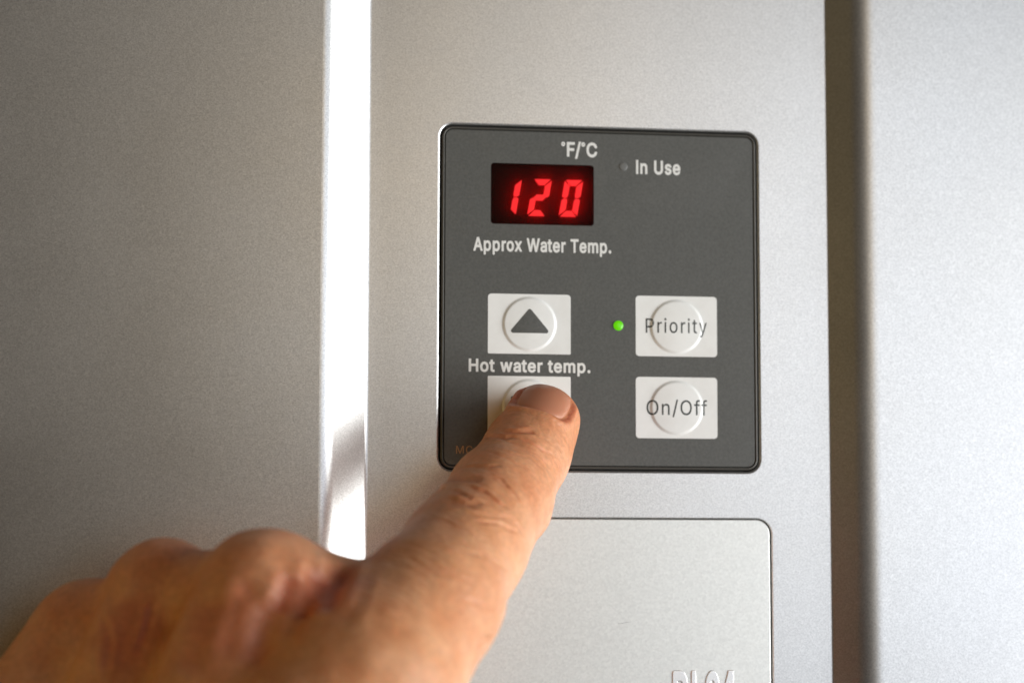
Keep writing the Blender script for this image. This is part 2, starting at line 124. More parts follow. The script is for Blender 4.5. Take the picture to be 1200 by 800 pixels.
STROKES=[
(0.42,0.45,[(-29.0,-33.0,-33.1),(-28.6,-34.1,-33.3),(-28.2,-34.9,-33.4),(-27.8,-35.9,-33.7),(-27.4,-36.6,-34.0),(-27.1,-37.0,-34.2),(-26.8,-37.4,-34.4)]),
(0.28,0.7,[(-26.8,-37.4,-34.4),(-26.5,-37.6,-34.5),(-26.1,-37.8,-34.6)]),
(0.32,0.4,[(-26.3,-32.4,-32.2),(-25.8,-33.7,-32.7),(-25.2,-34.7,-33.1),(-24.6,-34.8,-33.3),(-24.0,-34.9,-33.4),(-23.5,-35.4,-33.8),(-23.1,-35.7,-34.2),(-22.5,-36.2,-34.7),(-22.0,-36.5,-35.2),(-21.3,-36.3,-35.6),(-20.5,-35.9,-35.9)]),
(0.4,1.0,[(-28.1,-23.8,-31.0),(-27.6,-28.3,-31.2),(-26.9,-29.9,-31.3),(-26.0,-30.8,-31.4),(-25.1,-31.3,-31.5),(-24.5,-31.8,-31.6),(-23.9,-32.1,-31.8)]),
(0.25,0.4,[(-26.1,-24.9,-29.5),(-25.5,-25.8,-29.4),(-24.9,-26.4,-29.3),(-24.0,-27.3,-29.4),(-23.1,-27.7,-29.4),(-21.9,-27.9,-29.4),(-20.6,-27.8,-29.4)]),
(0.18,0.35,[(-22.7,-29.9,-30.5),(-21.9,-30.5,-30.9),(-21.0,-30.8,-31.3),(-20.5,-31.4,-32.0),(-20.0,-31.9,-32.7),(-19.4,-32.3,-33.4),(-18.8,-32.5,-34.2),(-18.4,-32.7,-34.8),(-18.0,-32.7,-35.5)]),
(0.4,0.6,[(-30.4,-27.8,-33.4),(-30.0,-30.2,-33.2),(-29.5,-31.0,-32.9)]),
(0.25,0.8,[(-30.6,-37.0,-34.9),(-28.7,-38.6,-35.2),(-26.6,-39.1,-35.4),(-25.5,-38.6,-35.3),(-24.4,-38.0,-35.1)]),
(0.32,0.5,[(-19.4,-17.4,-23.5),(-18.5,-18.4,-23.6),(-17.4,-18.9,-23.6),(-16.2,-19.0,-23.6),(-14.8,-18.8,-23.5),(-14.4,-18.8,-23.6),(-13.9,-18.7,-23.6)]),
(0.25,0.5,[(-21.5,-14.3,-24.3),(-21.0,-17.5,-24.4),(-20.2,-18.6,-24.4),(-19.6,-19.6,-24.5),(-19.0,-20.3,-24.7),(-18.3,-20.3,-24.6),(-17.6,-20.3,-24.6)]),
(0.12,0.35,[(-16.4,-20.3,-24.5),(-15.5,-20.8,-25.1),(-14.5,-20.9,-25.6),(-13.8,-21.0,-26.1),(-13.1,-20.8,-26.6),(-12.3,-20.7,-27.2),(-11.5,-20.2,-27.8)]),
(0.12,0.35,[(-18.0,-22.7,-26.0),(-16.9,-23.0,-26.4),(-15.7,-23.0,-26.8),(-14.8,-23.1,-27.5),(-13.8,-22.9,-28.1),(-13.1,-22.9,-28.9),(-12.4,-22.5,-29.7)]),
(0.15,0.35,[(-26.2,-42.2,-37.9),(-24.4,-41.3,-38.1),(-22.5,-40.1,-38.2),(-20.8,-39.1,-38.9),(-19.0,-37.2,-39.6)]),
(0.15,0.35,[(-24.1,-39.2,-36.1),(-22.0,-38.6,-37.0),(-19.6,-36.7,-37.8),(-18.9,-36.4,-38.7),(-18.2,-35.6,-39.6)]),
(0.14,0.35,[(-25.6,-40.7,-36.9),(-23.6,-40.0,-37.2),(-21.5,-38.6,-37.4),(-20.4,-37.9,-38.0),(-19.2,-36.8,-38.6),(-18.5,-36.3,-39.6),(-17.7,-35.1,-40.6)]),
(0.13,0.35,[(-29.5,-50.6,-42.0),(-27.4,-49.8,-42.6),(-25.2,-47.9,-43.2),(-23.5,-46.1,-44.1),(-21.6,-43.1,-45.0)]),
(0.13,0.35,[(-35.0,-53.0,-43.7),(-32.7,-53.7,-44.6),(-30.5,-53.7,-45.5),(-28.7,-53.3,-46.3),(-27.0,-52.5,-47.2)]),
(0.15,0.4,[(-37.6,-50.8,-42.6),(-35.8,-52.9,-43.8),(-34.0,-54.1,-44.9),(-32.7,-54.3,-45.4),(-31.4,-54.3,-45.9)]),
(0.11,0.35,[(-30.9,-43.4,-38.0),(-29.1,-44.6,-38.7),(-27.3,-44.9,-39.5),(-25.4,-44.9,-40.6),(-23.4,-43.9,-41.6)]),
(0.11,0.35,[(-33.1,-47.1,-39.5),(-30.8,-48.6,-40.3),(-28.3,-48.6,-41.2),(-25.8,-47.7,-42.4),(-22.9,-44.7,-43.6)]),
(0.11,0.35,[(-29.6,-54.9,-48.8),(-28.0,-54.0,-49.3),(-26.4,-52.7,-49.8),(-25.0,-51.2,-50.3),(-23.5,-49.0,-50.8)]),
(0.28,0.5,[(-27.0,-53.0,-55.4),(-26.5,-52.3,-55.1),(-26.1,-51.7,-54.8),(-25.4,-50.5,-54.7),(-24.6,-49.1,-54.5)]),
(0.1,0.4,[(-21.1,-42.0,-47.6),(-21.9,-44.8,-48.3),(-22.8,-47.5,-48.9)]),
(1.4,1.6,[(-48.6,-51.2,-44.9),(-49.4,-53.5,-46.5),(-50.1,-55.2,-48.2),(-51.1,-56.8,-50.0),(-52.1,-57.9,-51.8)]),
(1.6,1.5,[(-45.7,-47.6,-43.9),(-46.2,-50.4,-45.2),(-46.7,-53.2,-46.6),(-47.7,-57.5,-48.7),(-48.7,-60.5,-50.9)]),
(0.8,1.3,[(-52.9,-54.1,-45.4),(-53.3,-54.8,-46.8),(-53.7,-55.3,-48.2),(-54.3,-55.7,-49.6),(-54.9,-56.0,-51.0)]),
(0.5,1.6,[(-58.6,-54.9,-45.7),(-59.4,-55.4,-48.4),(-60.2,-55.8,-51.0),(-60.9,-56.6,-54.2),(-61.7,-57.5,-57.4)]),
(0.55,1.5,[(-56.2,-55.6,-48.6),(-56.8,-56.0,-51.4),(-57.4,-56.8,-54.2),(-57.9,-57.5,-56.2),(-58.5,-58.6,-58.1)]),
(0.7,3.0,[(-63.7,-52.9,-47.6),(-64.5,-53.9,-50.7),(-65.2,-54.9,-53.8),(-66.4,-55.4,-56.4),(-67.6,-55.9,-59.1)]),
(0.4,1.5,[(-43.6,-50.9,-45.3),(-44.4,-55.6,-47.0),(-45.1,-59.2,-48.7),(-45.9,-61.9,-50.6),(-46.7,-63.5,-52.5)]),
(0.6,3.0,[(-74.6,-40.9,-47.8),(-75.1,-41.6,-50.8),(-75.6,-42.6,-53.8),(-76.1,-43.5,-56.7),(-76.6,-44.4,-59.7)]),
(0.2,0.6,[(-79.4,-38.5,-51.5),(-78.8,-40.5,-53.3),(-78.2,-41.9,-55.0),(-78.5,-42.9,-57.4),(-78.7,-43.8,-59.7)]),
(0.2,0.6,[(-72.1,-42.0,-49.0),(-72.5,-42.4,-51.4),(-73.0,-43.0,-53.8),(-73.6,-43.5,-55.6),(-74.3,-44.0,-57.3)]),
(0.07,0.28,[(-17.6,-17.0,-22.4),(-16.3,-18.2,-23.0),(-14.8,-18.7,-23.4),(-13.4,-19.0,-24.2),(-11.8,-18.7,-24.9),(-10.5,-18.2,-25.8),(-9.1,-16.9,-26.7)]),
(0.10500000000000001,0.28,[(-18.8,-19.1,-24.0),(-17.5,-20.3,-24.5),(-16.1,-20.8,-25.0),(-14.6,-21.1,-25.7),(-13.1,-20.7,-26.4),(-11.8,-19.9,-27.0),(-10.3,-18.6,-27.5)]),
(0.09000000000000001,0.28,[(-19.9,-19.8,-24.7),(-18.6,-21.4,-25.3),(-17.2,-22.1,-25.7),(-15.8,-22.6,-26.5),(-14.3,-22.3,-27.2),(-13.0,-22.1,-28.1),(-11.7,-21.0,-29.1)]),
(0.07500000000000001,0.28,[(-21.2,-23.0,-26.3),(-19.9,-24.3,-26.8),(-18.6,-24.9,-27.3),(-17.1,-24.8,-27.6),(-15.5,-24.2,-27.9),(-14.3,-24.2,-28.9),(-13.0,-23.5,-29.8)]),
(0.11000000000000001,0.28,[(-22.3,-23.9,-27.1),(-21.0,-25.3,-27.6),(-19.7,-26.1,-28.0),(-18.3,-26.6,-28.7),(-16.8,-26.6,-29.4),(-15.6,-26.6,-30.4),(-14.4,-26.2,-31.4)]),
(0.095,0.28,[(-23.5,-26.0,-28.6),(-22.1,-26.8,-28.7),(-20.7,-27.0,-28.7),(-19.4,-27.7,-29.5),(-17.9,-27.9,-30.2),(-16.8,-28.0,-31.1),(-15.5,-27.6,-32.1)]),
(0.08,0.28,[(-24.5,-26.7,-29.3),(-23.3,-28.5,-29.8),(-21.9,-29.4,-30.2),(-20.6,-30.1,-30.9),(-19.2,-30.2,-31.6),(-18.0,-30.3,-32.6),(-16.8,-29.9,-33.5)]),
(0.115,0.28,[(-25.5,-27.5,-30.0),(-24.3,-29.6,-30.5),(-23.0,-30.6,-30.9),(-21.7,-31.5,-31.7),(-20.3,-31.7,-32.4),(-19.2,-32.0,-33.3),(-18.0,-31.7,-34.2)]),
(0.1,0.28,[(-26.8,-30.3,-31.5),(-25.6,-32.2,-32.0),(-24.3,-33.2,-32.4),(-22.9,-34.0,-33.1),(-21.6,-34.2,-33.8),(-20.4,-34.0,-34.4),(-19.1,-33.5,-34.9)]),
(0.085,0.28,[(-27.8,-31.1,-32.2),(-26.6,-33.4,-32.6),(-25.4,-34.6,-33.1),(-24.1,-35.7,-33.8),(-22.7,-36.0,-34.5),(-21.6,-36.4,-35.4),(-20.4,-36.3,-36.4)]),
(0.07,0.28,[(-29.1,-34.9,-33.6),(-27.9,-36.8,-34.1),(-26.6,-37.7,-34.5),(-25.2,-38.0,-34.9),(-23.8,-37.8,-35.2),(-22.7,-38.3,-36.1),(-21.6,-38.3,-37.0)]),
(0.10500000000000001,0.28,[(-30.1,-36.0,-34.3),(-28.9,-37.8,-34.8),(-27.6,-38.8,-35.2),(-26.3,-39.7,-35.9),(-25.0,-40.1,-36.6),(-23.9,-40.5,-37.5),(-22.8,-40.6,-38.4)]),
(0.09000000000000001,0.28,[(-31.2,-38.2,-35.7),(-30.0,-39.2,-35.8),(-28.6,-39.8,-35.9),(-27.4,-40.7,-36.6),(-26.0,-41.3,-37.2),(-25.0,-41.8,-38.2),(-23.9,-41.9,-39.1)]),
(0.07500000000000001,0.28,[(-32.2,-38.7,-36.4),(-31.0,-40.7,-36.8),(-29.8,-42.0,-37.3),(-28.5,-43.1,-37.9),(-27.2,-43.6,-38.6),(-26.1,-44.2,-39.5),(-25.0,-44.3,-40.4)]),
(0.11000000000000001,0.28,[(-33.1,-39.2,-37.0),(-32.0,-41.8,-37.5),(-30.8,-43.2,-37.9),(-29.5,-44.5,-38.6),(-28.2,-45.1,-39.2),(-27.2,-45.9,-40.1),(-26.2,-46.3,-41.0)]),
(0.095,0.28,[(-34.3,-42.4,-38.4),(-33.2,-45.2,-38.8),(-32.0,-46.6,-39.3),(-30.8,-47.8,-39.9),(-29.5,-48.4,-40.6),(-28.4,-48.5,-41.1),(-27.3,-48.4,-41.7)]),
(0.08,0.28,[(-35.3,-43.9,-39.0),(-34.2,-46.7,-39.5),(-33.0,-48.1,-39.9),(-31.8,-49.2,-40.5),(-30.5,-49.9,-41.2),(-29.5,-50.6,-42.1),(-28.4,-50.9,-43.0)]),
(0.115,0.28,[(-36.5,-47.6,-40.4),(-35.3,-49.3,-40.8),(-34.1,-50.3,-41.2),(-32.8,-50.8,-41.5),(-31.5,-51.0,-41.8),(-30.5,-51.6,-42.7),(-29.4,-52.0,-43.6)]),
(0.1,0.28,[(-37.4,-48.1,-41.0),(-36.2,-49.8,-41.4),(-35.0,-50.8,-41.8),(-33.7,-51.8,-42.4),(-32.5,-52.4,-43.1),(-31.4,-52.9,-44.0),(-30.4,-53.2,-44.8)]),
(0.085,0.28,[(-38.4,-49.6,-42.3),(-37.1,-50.7,-42.3),(-35.9,-51.4,-42.4),(-34.6,-52.4,-43.1),(-33.4,-53.0,-43.7),(-32.4,-53.6,-44.6),(-31.3,-53.9,-45.4)]),
(0.07,0.28,[(-39.2,-49.9,-42.9),(-38.1,-51.5,-43.3),(-36.8,-52.6,-43.7),(-35.6,-53.6,-44.3),(-34.3,-54.2,-45.0),(-33.3,-54.8,-45.8),(-32.3,-55.1,-46.7)]),
(0.10500000000000001,0.28,[(-40.1,-50.1,-43.5),(-38.9,-51.9,-43.9),(-37.7,-53.1,-44.3),(-36.5,-54.1,-44.9),(-35.2,-54.8,-45.5),(-34.2,-55.5,-46.4),(-33.2,-55.9,-47.3)]),
(0.09000000000000001,0.28,[(-41.1,-51.8,-44.8),(-39.9,-53.5,-45.2),(-38.7,-54.7,-45.5),(-37.5,-55.7,-46.2),(-36.2,-56.3,-46.8),(-35.2,-56.6,-47.3),(-34.1,-56.7,-47.9)]),
(0.07500000000000001,0.28,[(-42.0,-52.5,-45.4),(-40.8,-54.3,-45.7),(-39.6,-55.4,-46.1),(-38.4,-56.5,-46.7),(-37.1,-57.2,-47.4),(-36.1,-58.0,-48.2),(-35.1,-58.4,-49.1)]),
(0.11000000000000001,0.28,[(-43.0,-55.3,-46.6),(-41.8,-56.7,-47.0),(-40.6,-57.6,-47.3),(-39.3,-58.1,-47.6),(-38.0,-58.3,-47.9),(-37.1,-59.0,-48.8),(-36.0,-59.6,-49.6)]),
(0.095,0.28,[(-43.9,-56.4,-47.2),(-42.7,-57.7,-47.5),(-41.5,-58.7,-47.9),(-40.3,-59.6,-48.5),(-39.0,-60.2,-49.1),(-38.0,-60.9,-50.0),(-37.0,-61.4,-50.8)]),
(0.08,0.28,[(-44.9,-58.7,-48.4),(-43.6,-59.3,-48.4),(-42.4,-59.6,-48.5),(-41.2,-60.6,-49.1),(-39.9,-61.2,-49.7),(-38.9,-61.9,-50.5),(-37.9,-62.4,-51.4)]),
]
# ================================================================ materials
def mat(name):
    m=bpy.data.materials.new(name); m.use_nodes=True
    nt=m.node_tree; return m,nt,nt.nodes['Principled BSDF']
def N(nt,t,**kw):
    n=nt.nodes.new(t)
    for k,v in kw.items():
        if k in n.inputs: n.inputs[k].default_value=v
        else: setattr(n,k,v)
    return n
def simple(name,col,rough,metal=0.0,spec=0.5,coat=0.0):
    m,nt,b=mat(name); b.inputs['Base Color'].default_value=(*col,1); b.inputs['Roughness'].default_value=rough
    b.inputs['Metallic'].default_value=metal; b.inputs['Specular IOR Level'].default_value=spec; b.inputs['Coat Weight'].default_value=coat
    return m
def silver(name,col,rough,flake,scale,brushed=False):
    m,nt,b=mat(name); L=nt.links.new
    tc=N(nt,'ShaderNodeTexCoord')
    v=N(nt,'ShaderNodeTexVoronoi',Scale=scale); L(tc.outputs['Object'],v.inputs['Vector'])
    n2=N(nt,'ShaderNodeTexNoise',Scale=scale*0.6,Detail=2.0); L(tc.outputs['Object'],n2.inputs['Vector'])
    n3=N(nt,'ShaderNodeTexNoise',Scale=22.0,Detail=4.0); L(tc.outputs['Object'],n3.inputs['Vector'])
    sx=N(nt,'ShaderNodeSeparateColor'); L(v.outputs['Color'],sx.inputs[0])
    mr=N(nt,'ShaderNodeMapRange'); mr.inputs[3].default_value=1-flake; mr.inputs[4].default_value=1+flake; L(sx.outputs[0],mr.inputs[0])
    mr2=N(nt,'ShaderNodeMapRange'); mr2.inputs[1].default_value=.3; mr2.inputs[2].default_value=.7; mr2.inputs[3].default_value=1-flake*.8; mr2.inputs[4].default_value=1+flake*.8; L(n2.outputs[0],mr2.inputs[0])
    mu=N(nt,'ShaderNodeMath',operation='MULTIPLY'); L(mr.outputs[0],mu.inputs[0]); L(mr2.outputs[0],mu.inputs[1])
    vm=N(nt,'ShaderNodeVectorMath',operation='SCALE'); vm.inputs[0].default_value=col; L(mu.outputs[0],vm.inputs['Scale'])
    L(vm.outputs[0],b.inputs['Base Color'])
    r2=N(nt,'ShaderNodeMapRange'); r2.inputs[1].default_value=.3; r2.inputs[2].default_value=.7; r2.inputs[3].default_value=rough-.03; r2.inputs[4].default_value=rough+.03
    L(n3.outputs[0],r2.inputs[0]); L(r2.outputs[0],b.inputs['Roughness'])
    b.inputs['Metallic'].default_value=0.94
    bp=N(nt,'ShaderNodeBump',Strength=0.12,Distance=0.00005)
    if brushed:
        mp=N(nt,'ShaderNodeMapping'); mp.inputs['Scale'].default_value=(60,1,5200); L(tc.outputs['Object'],mp.inputs['Vector'])
        nb=N(nt,'ShaderNodeTexNoise',Scale=1.0,Detail=3.0); L(mp.outputs[0],nb.inputs['Vector']); L(nb.outputs[0],bp.inputs['Height'])
    else: L(n2.outputs[0],bp.inputs['Height'])
    L(bp.outputs[0],b.inputs['Normal'])
    return m
M={}
M['silver']=silver('silver_paint',(0.74,0.74,0.74),0.34,0.12,6500)
M['plate']=silver('brushed_plate',(0.86,0.865,0.84),0.42,0.05,3000,True)
M['chrome']=simple('chrome',(0.93,0.93,0.93),0.30,0.7)
M['backing']=simple('dark_backing',(0.05,0.05,0.05),0.7)
M['bezel']=simple('dark_plastic',(0.075,0.071,0.063),0.38)
M['white']=simple('white_print',(0.88,0.88,0.87),0.33)
m,nt,b=mat('white_membrane'); tc=N(nt,'ShaderNodeTexCoord'); n=N(nt,'ShaderNodeTexNoise',Scale=260.0,Detail=6.0,Roughness=.65); nt.links.new(tc.outputs['Object'],n.inputs['Vector'])
cr=N(nt,'ShaderNodeValToRGB'); e=cr.color_ramp.elements; e[0].position=.30; e[0].color=(0.85,0.845,0.83,1); e[1].position=.56; e[1].color=(0.90,0.90,0.89,1); nt.links.new(n.outputs[0],cr.inputs[0]); nt.links.new(cr.outputs[0],b.inputs['Base Color']); b.inputs['Roughness'].default_value=.33; M['white']=m
M['caption']=simple('caption_ink',(0.84,0.83,0.81),0.45)
M['ink']=simple('grey_ink',(0.05,0.055,0.052),0.4)
M['led_off']=simple('unlit_lens',(0.15,0.15,0.145),0.35)
M['black']=simple('display_black',(0.004,0.003,0.003),0.8,spec=0.1)
def membrane():
    m,nt,b=mat('grey_membrane'); L=nt.links.new
    tc=N(nt,'ShaderNodeTexCoord'); n=N(nt,'ShaderNodeTexNoise',Scale=2600.0,Detail=3.0); L(tc.outputs['Object'],n.inputs['Vector'])
    mr=N(nt,'ShaderNodeMapRange'); mr.inputs[1].default_value=.3; mr.inputs[2].default_value=.7; mr.inputs[3].default_value=.85; mr.inputs[4].default_value=1.15; L(n.outputs[0],mr.inputs[0])
    vm=N(nt,'ShaderNodeVectorMath',operation='SCALE'); vm.inputs[0].default_value=(0.097,0.097,0.091); L(mr.outputs[0],vm.inputs['Scale']); L(vm.outputs[0],b.inputs['Base Color'])
    n4=N(nt,'ShaderNodeTexNoise',Scale=70.0,Detail=5.0,Distortion=1.5); L(tc.outputs['Object'],n4.inputs['Vector'])
    r4=N(nt,'ShaderNodeMapRange'); r4.inputs[1].default_value=.35; r4.inputs[2].default_value=.65; r4.inputs[3].default_value=.34; r4.inputs[4].default_value=.48; L(n4.outputs[0],r4.inputs[0]); L(r4.outputs[0],b.inputs['Roughness'])
    bp=N(nt,'ShaderNodeBump',Strength=0.1,Distance=0.00004); L(n.outputs[0],bp.inputs['Height']); L(bp.outputs[0],b.inputs['Normal'])
    return m
M['membrane']=membrane()
def emit(name,col,s,coat=0.0):
    m,nt,b=mat(name); b.inputs['Base Color'].default_value=(col[0]*.3,col[1]*.3,col[2]*.3,1); b.inputs['Emission Color'].default_value=(*col,1); b.inputs['Emission Strength'].default_value=s
    b.inputs['Roughness'].default_value=.25; return m
M['red']=emit('red_segment',(1.0,0.030,0.036),1.4)
M['green']=emit('green_lamp',(0.17,0.85,0.006),0.62)
def smoked():
    m=bpy.data.materials.new('smoked_window'); m.use_nodes=True; nt=m.node_tree; L=nt.links.new
    nt.nodes.clear(); out=nt.nodes.new('ShaderNodeOutputMaterial')
    tr=N(nt,'ShaderNodeBsdfTransparent'); tr.inputs[0].default_value=(0.92,0.80,0.80,1)
    tl=N(nt,'ShaderNodeBsdfTranslucent'); tl.inputs[0].default_value=(0.75,0.02,0.02,1)
    gl=N(nt,'ShaderNodeBsdfGlossy'); gl.inputs['Roughness'].default_value=0.12
    m1=nt.nodes.new('ShaderNodeMixShader'); m1.inputs[0].default_value=0.34; L(tr.outputs[0],m1.inputs[1]); L(tl.outputs[0],m1.inputs[2])
    fr=N(nt,'ShaderNodeFresnel',IOR=1.10); m2=nt.nodes.new('ShaderNodeMixShader'); L(fr.outputs[0],m2.inputs[0]); L(m1.outputs[0],m2.inputs[1]); L(gl.outputs[0],m2.inputs[2])
    L(m2.outputs[0],out.inputs[0]); return m
M['window']=smoked()
def skin():
    m,nt,b=mat('skin'); L=nt.links.new
    tc=N(nt,'ShaderNodeTexCoord'); at=N(nt,'ShaderNodeAttribute',attribute_name='flush')
    n1=N(nt,'ShaderNodeTexNoise',Scale=150.0,Detail=5.0,Roughness=.6); L(tc.outputs['Object'],n1.inputs['Vector'])
    n2=N(nt,'ShaderNodeTexNoise',Scale=1100.0,Detail=4.0); L(tc.outputs['Object'],n2.inputs['Vector'])
    cr=N(nt,'ShaderNodeValToRGB'); e=cr.color_ramp.elements
    e[0].position=.30; e[0].color=(0.62,0.245,0.105,1); e[1].position=.70; e[1].color=(0.72,0.37,0.195,1)
    L(n1.outputs[0],cr.inputs[0])
    mx=N(nt,'ShaderNodeMixRGB',blend_type='MIX'); mx.inputs[2].default_value=(0.55,0.13,0.07,1)
    L(at.outputs['Fac'],mx.inputs[0]); L(cr.outputs[0],mx.inputs[1])
    mr=N(nt,'ShaderNodeMapRange'); mr.inputs[1].default_value=.3; mr.inputs[2].default_value=.7; mr.inputs[3].default_value=.88; mr.inputs[4].default_value=1.12; L(n2.outputs[0],mr.inputs[0])
    vm=N(nt,'ShaderNodeVectorMath',operation='SCALE'); L(mx.outputs[0],vm.inputs[0]); L(mr.outputs[0],vm.inputs['Scale'])
    L(vm.outputs[0],b.inputs['Base Color'])
    b.inputs['Subsurface Weight'].default_value=0.35; b.inputs['Subsurface Radius'].default_value=(1.0,0.3,0.12); b.inputs['Subsurface Scale'].default_value=0.0022
    b.inputs['Roughness'].default_value=0.46; b.inputs['Specular IOR Level'].default_value=0.45
    vo=N(nt,'ShaderNodeTexVoronoi',Scale=1300.0,feature='DISTANCE_TO_EDGE'); L(tc.outputs['Object'],vo.inputs['Vector'])
    ad=N(nt,'ShaderNodeMath',operation='MULTIPLY_ADD'); ad.inputs[1].default_value=.5; L(vo.outputs['Distance'],ad.inputs[0]); L(n2.outputs[0],ad.inputs[2])
    al=N(nt,'ShaderNodeAttribute',attribute_name='grain'); n5=N(nt,'ShaderNodeTexNoise',Scale=1.25,Detail=4.0,Roughness=.62,Distortion=.4); L(al.outputs['Vector'],n5.inputs['Vector'])
    bp0=N(nt,'ShaderNodeBump',Strength=0.55,Distance=0.00034); L(n5.outputs[0],bp0.inputs['Height'])
    bp=N(nt,'ShaderNodeBump',Strength=0.55,Distance=0.00017); L(ad.outputs[0],bp.inputs['Height']); L(bp0.outputs[0],bp.inputs['Normal']); L(bp.outputs[0],b.inputs['Normal'])
    return m
M['skin']=skin()
m,nt,b=mat('fingernail'); b.inputs['Base Color'].default_value=(0.52,0.215,0.125,1); b.inputs['Roughness'].default_value=.34; b.inputs['Subsurface Weight'].default_value=.2; b.inputs['Subsurface Radius'].default_value=(1,.4,.25); b.inputs['Subsurface Scale'].default_value=.0012; M['nail']=m

# ================================================================ builders
def obj(name,verts,faces,material,parent=None,smooth=True,label=None):
    me=bpy.data.meshes.new(name); me.from_pydata([(v[0]*MM,v[1]*MM,v[2]*MM) for v in verts],[],faces); me.update()
    if smooth: me.polygons.foreach_set('use_smooth',[True]*len(me.polygons))
    me.materials.append(material)
    o=bpy.data.objects.new(name,me); COL.objects.link(o)
    if parent is not None: o.parent=parent; o.matrix_parent_inverse=Matrix.Translation(-root_loc(parent))
    if label: o['label']=label
    return o
def root_loc(p):
    return p.location if p.parent is None else Vector((0,0,0))   # a part's own frame is the world's
def thing(name,loc,label,cat):
    o=bpy.data.objects.new(name,None); COL.objects.link(o); o.location=Vector(loc)*MM; o.empty_display_size=.01
    o['label']=label; o['category']=cat; return o
def rr(cx,cz,hw,hh,r,n=8):
    out=[]
    for sx,sz,a0 in ((1,1,0),(-1,1,90),(-1,-1,180),(1,-1,270)):
        for i in range(n+1):
            a=R(a0+90*i/n); out.append((cx+sx*(hw-r)+r*math.cos(a),cz+sz*(hh-r)+r*math.sin(a)))
    return out                                     # counter-clockwise seen from the front
def loft(loops,cap=False):
    """loops: list of (pts, y); faces towards the viewer; optional cap on the last loop"""
    V=[];F=[];n=len(loops[0][0])
    for pts,y in loops: V+=[(x,y,z) for x,z in pts]
    for k in range(len(loops)-1):
        for i in range(n):
            j=(i+1)%n; F.append((k*n+i,k*n+j,(k+1)*n+j,(k+1)*n+i))
    if cap: F.append(tuple((len(loops)-1)*n+i for i in range(n)))
    return V,F
def sheet(outer,holes,y):
    polys=[[Vector((x,z,0)) for x,z in q] for q in [outer]+holes]
    tri=tessellate_polygon(polys); V=[(p[0],y,p[1]) for q in polys for p in q]
    F=[]
    for t in tri:
        a,b_,c=[V[i] for i in t]
        area_=(b_[0]-a[0])*(c[2]-a[2])-(b_[2]-a[2])*(c[0]-a[0])
        F.append(tuple(t) if area_>0 else (t[0],t[2],t[1]))
    return V,F
def join(*vf):
    V=[];F=[]
    for v,f in vf:
        o=len(V); V+=list(v); F+=[tuple(i+o for i in q) for q in f]
    return V,F
def lathe(cx,cz,prof,n=56):
    V=[];F=[]
    for r,y in prof[:-1]:
        V+=[(cx+r*math.cos(2*math.pi*i/n),y,cz+r*math.sin(2*math.pi*i/n)) for i in range(n)]
    V.append((cx,prof[-1][1],cz)); m_=len(prof)-1
    for k in range(m_-1):
        for i in range(n):
            j=(i+1)%n; F.append((k*n+i,k*n+j,(k+1)*n+j,(k+1)*n+i))
    for i in range(n): F.append(((m_-1)*n+i,(m_-1)*n+(i+1)%n,m_*n))
    return V,F
def fillet(pts,rad,n=12):
    out=[]
    for i,p in enumerate(pts):
        r=rad[i]
        if r<=0: out.append(p); continue
        a=Vector(pts[i-1])-Vector(p); b_=Vector(pts[i+1])-Vector(p); a.normalize(); b_.normalize()
        ang=a.angle(b_); t=r/math.tan(ang/2); c=Vector(p)+(a+b_).normalized()*(r/math.sin(ang/2))
        p0=Vector(p)+a*t-c; p1=Vector(p)+b_*t-c
        tot=math.atan2(p0.x*p1.y-p0.y*p1.x,p0.dot(p1))
        for k in range(n+1):
            s=tot*k/n; out.append((c.x+p0.x*math.cos(s)-p0.y*math.sin(s),c.y+p0.x*math.sin(s)+p0.y*math.cos(s)))
    return out
def extrude_profile(pr,z0,z1,nz=1):
    V=[];F=[];n=len(pr)
    for k in range(nz+1):
        z=z0+(z1-z0)*k/nz; V+=[(x,y,z) for x,y in pr]
    for k in range(nz):
        for i in range(n-1): F.append((k*n+i,k*n+i+1,(k+1)*n+i+1,(k+1)*n+i))
    return V,F

# ---------------------------------------------------------------- lettering from outline data
ADV_X={'r':.005,'F':.03,'P':.03,'L':.02,'t':.012,'y':.015,'T':.03,'/':.012}
def layout(text,weight,track=0.0,kern={}):
    x=0; loops=[]; e=.026 if weight=='B' else .002
    for i,ch in enumerate(text):
        if ch==' ': x+=.2+track; continue
        g=GLYPHS[weight][ch]; xs=[q for s in g for q in s[0::2]]; lo,hi=min(xs)/1000+e,max(xs)/1000-e
        x+=kern.get(i,0)
        f=.62 if ch=='°' else 1.0; hi*=f
        for s in g: loops.append([(s[k]/1000*f+x,(s[k+1]-540)/1000*f+.54) for k in range(0,len(s),2)])
        x+=hi+ADV_X.get(ch,lo)+track
    return loops
def text_mesh(text,weight='B',track=0.0,kern={},extrude=0.0,bevel=0.0,loops=None):
    cu=bpy.data.curves.new('letters','CURVE'); cu.dimensions='2D'; cu.fill_mode='BOTH' if extrude or bevel else 'FRONT'
    cu.extrude=extrude; cu.bevel_depth=bevel; cu.bevel_resolution=2
    for s in (loops or layout(text,weight,track,kern)):
        sp=cu.splines.new('POLY'); sp.points.add(len(s)-1); sp.use_cyclic_u=True
        for bp,q in zip(sp.points,s): bp.co=(q[0],q[1],0,1)
    o=bpy.data.objects.new('letters',cu); COL.objects.link(o)
    dg=bpy.context.evaluated_depsgraph_get(); dg.update()
    me=bpy.data.meshes.new_from_object(o.evaluated_get(dg)); bpy.data.objects.remove(o); bpy.data.curves.remove(cu)
    return me
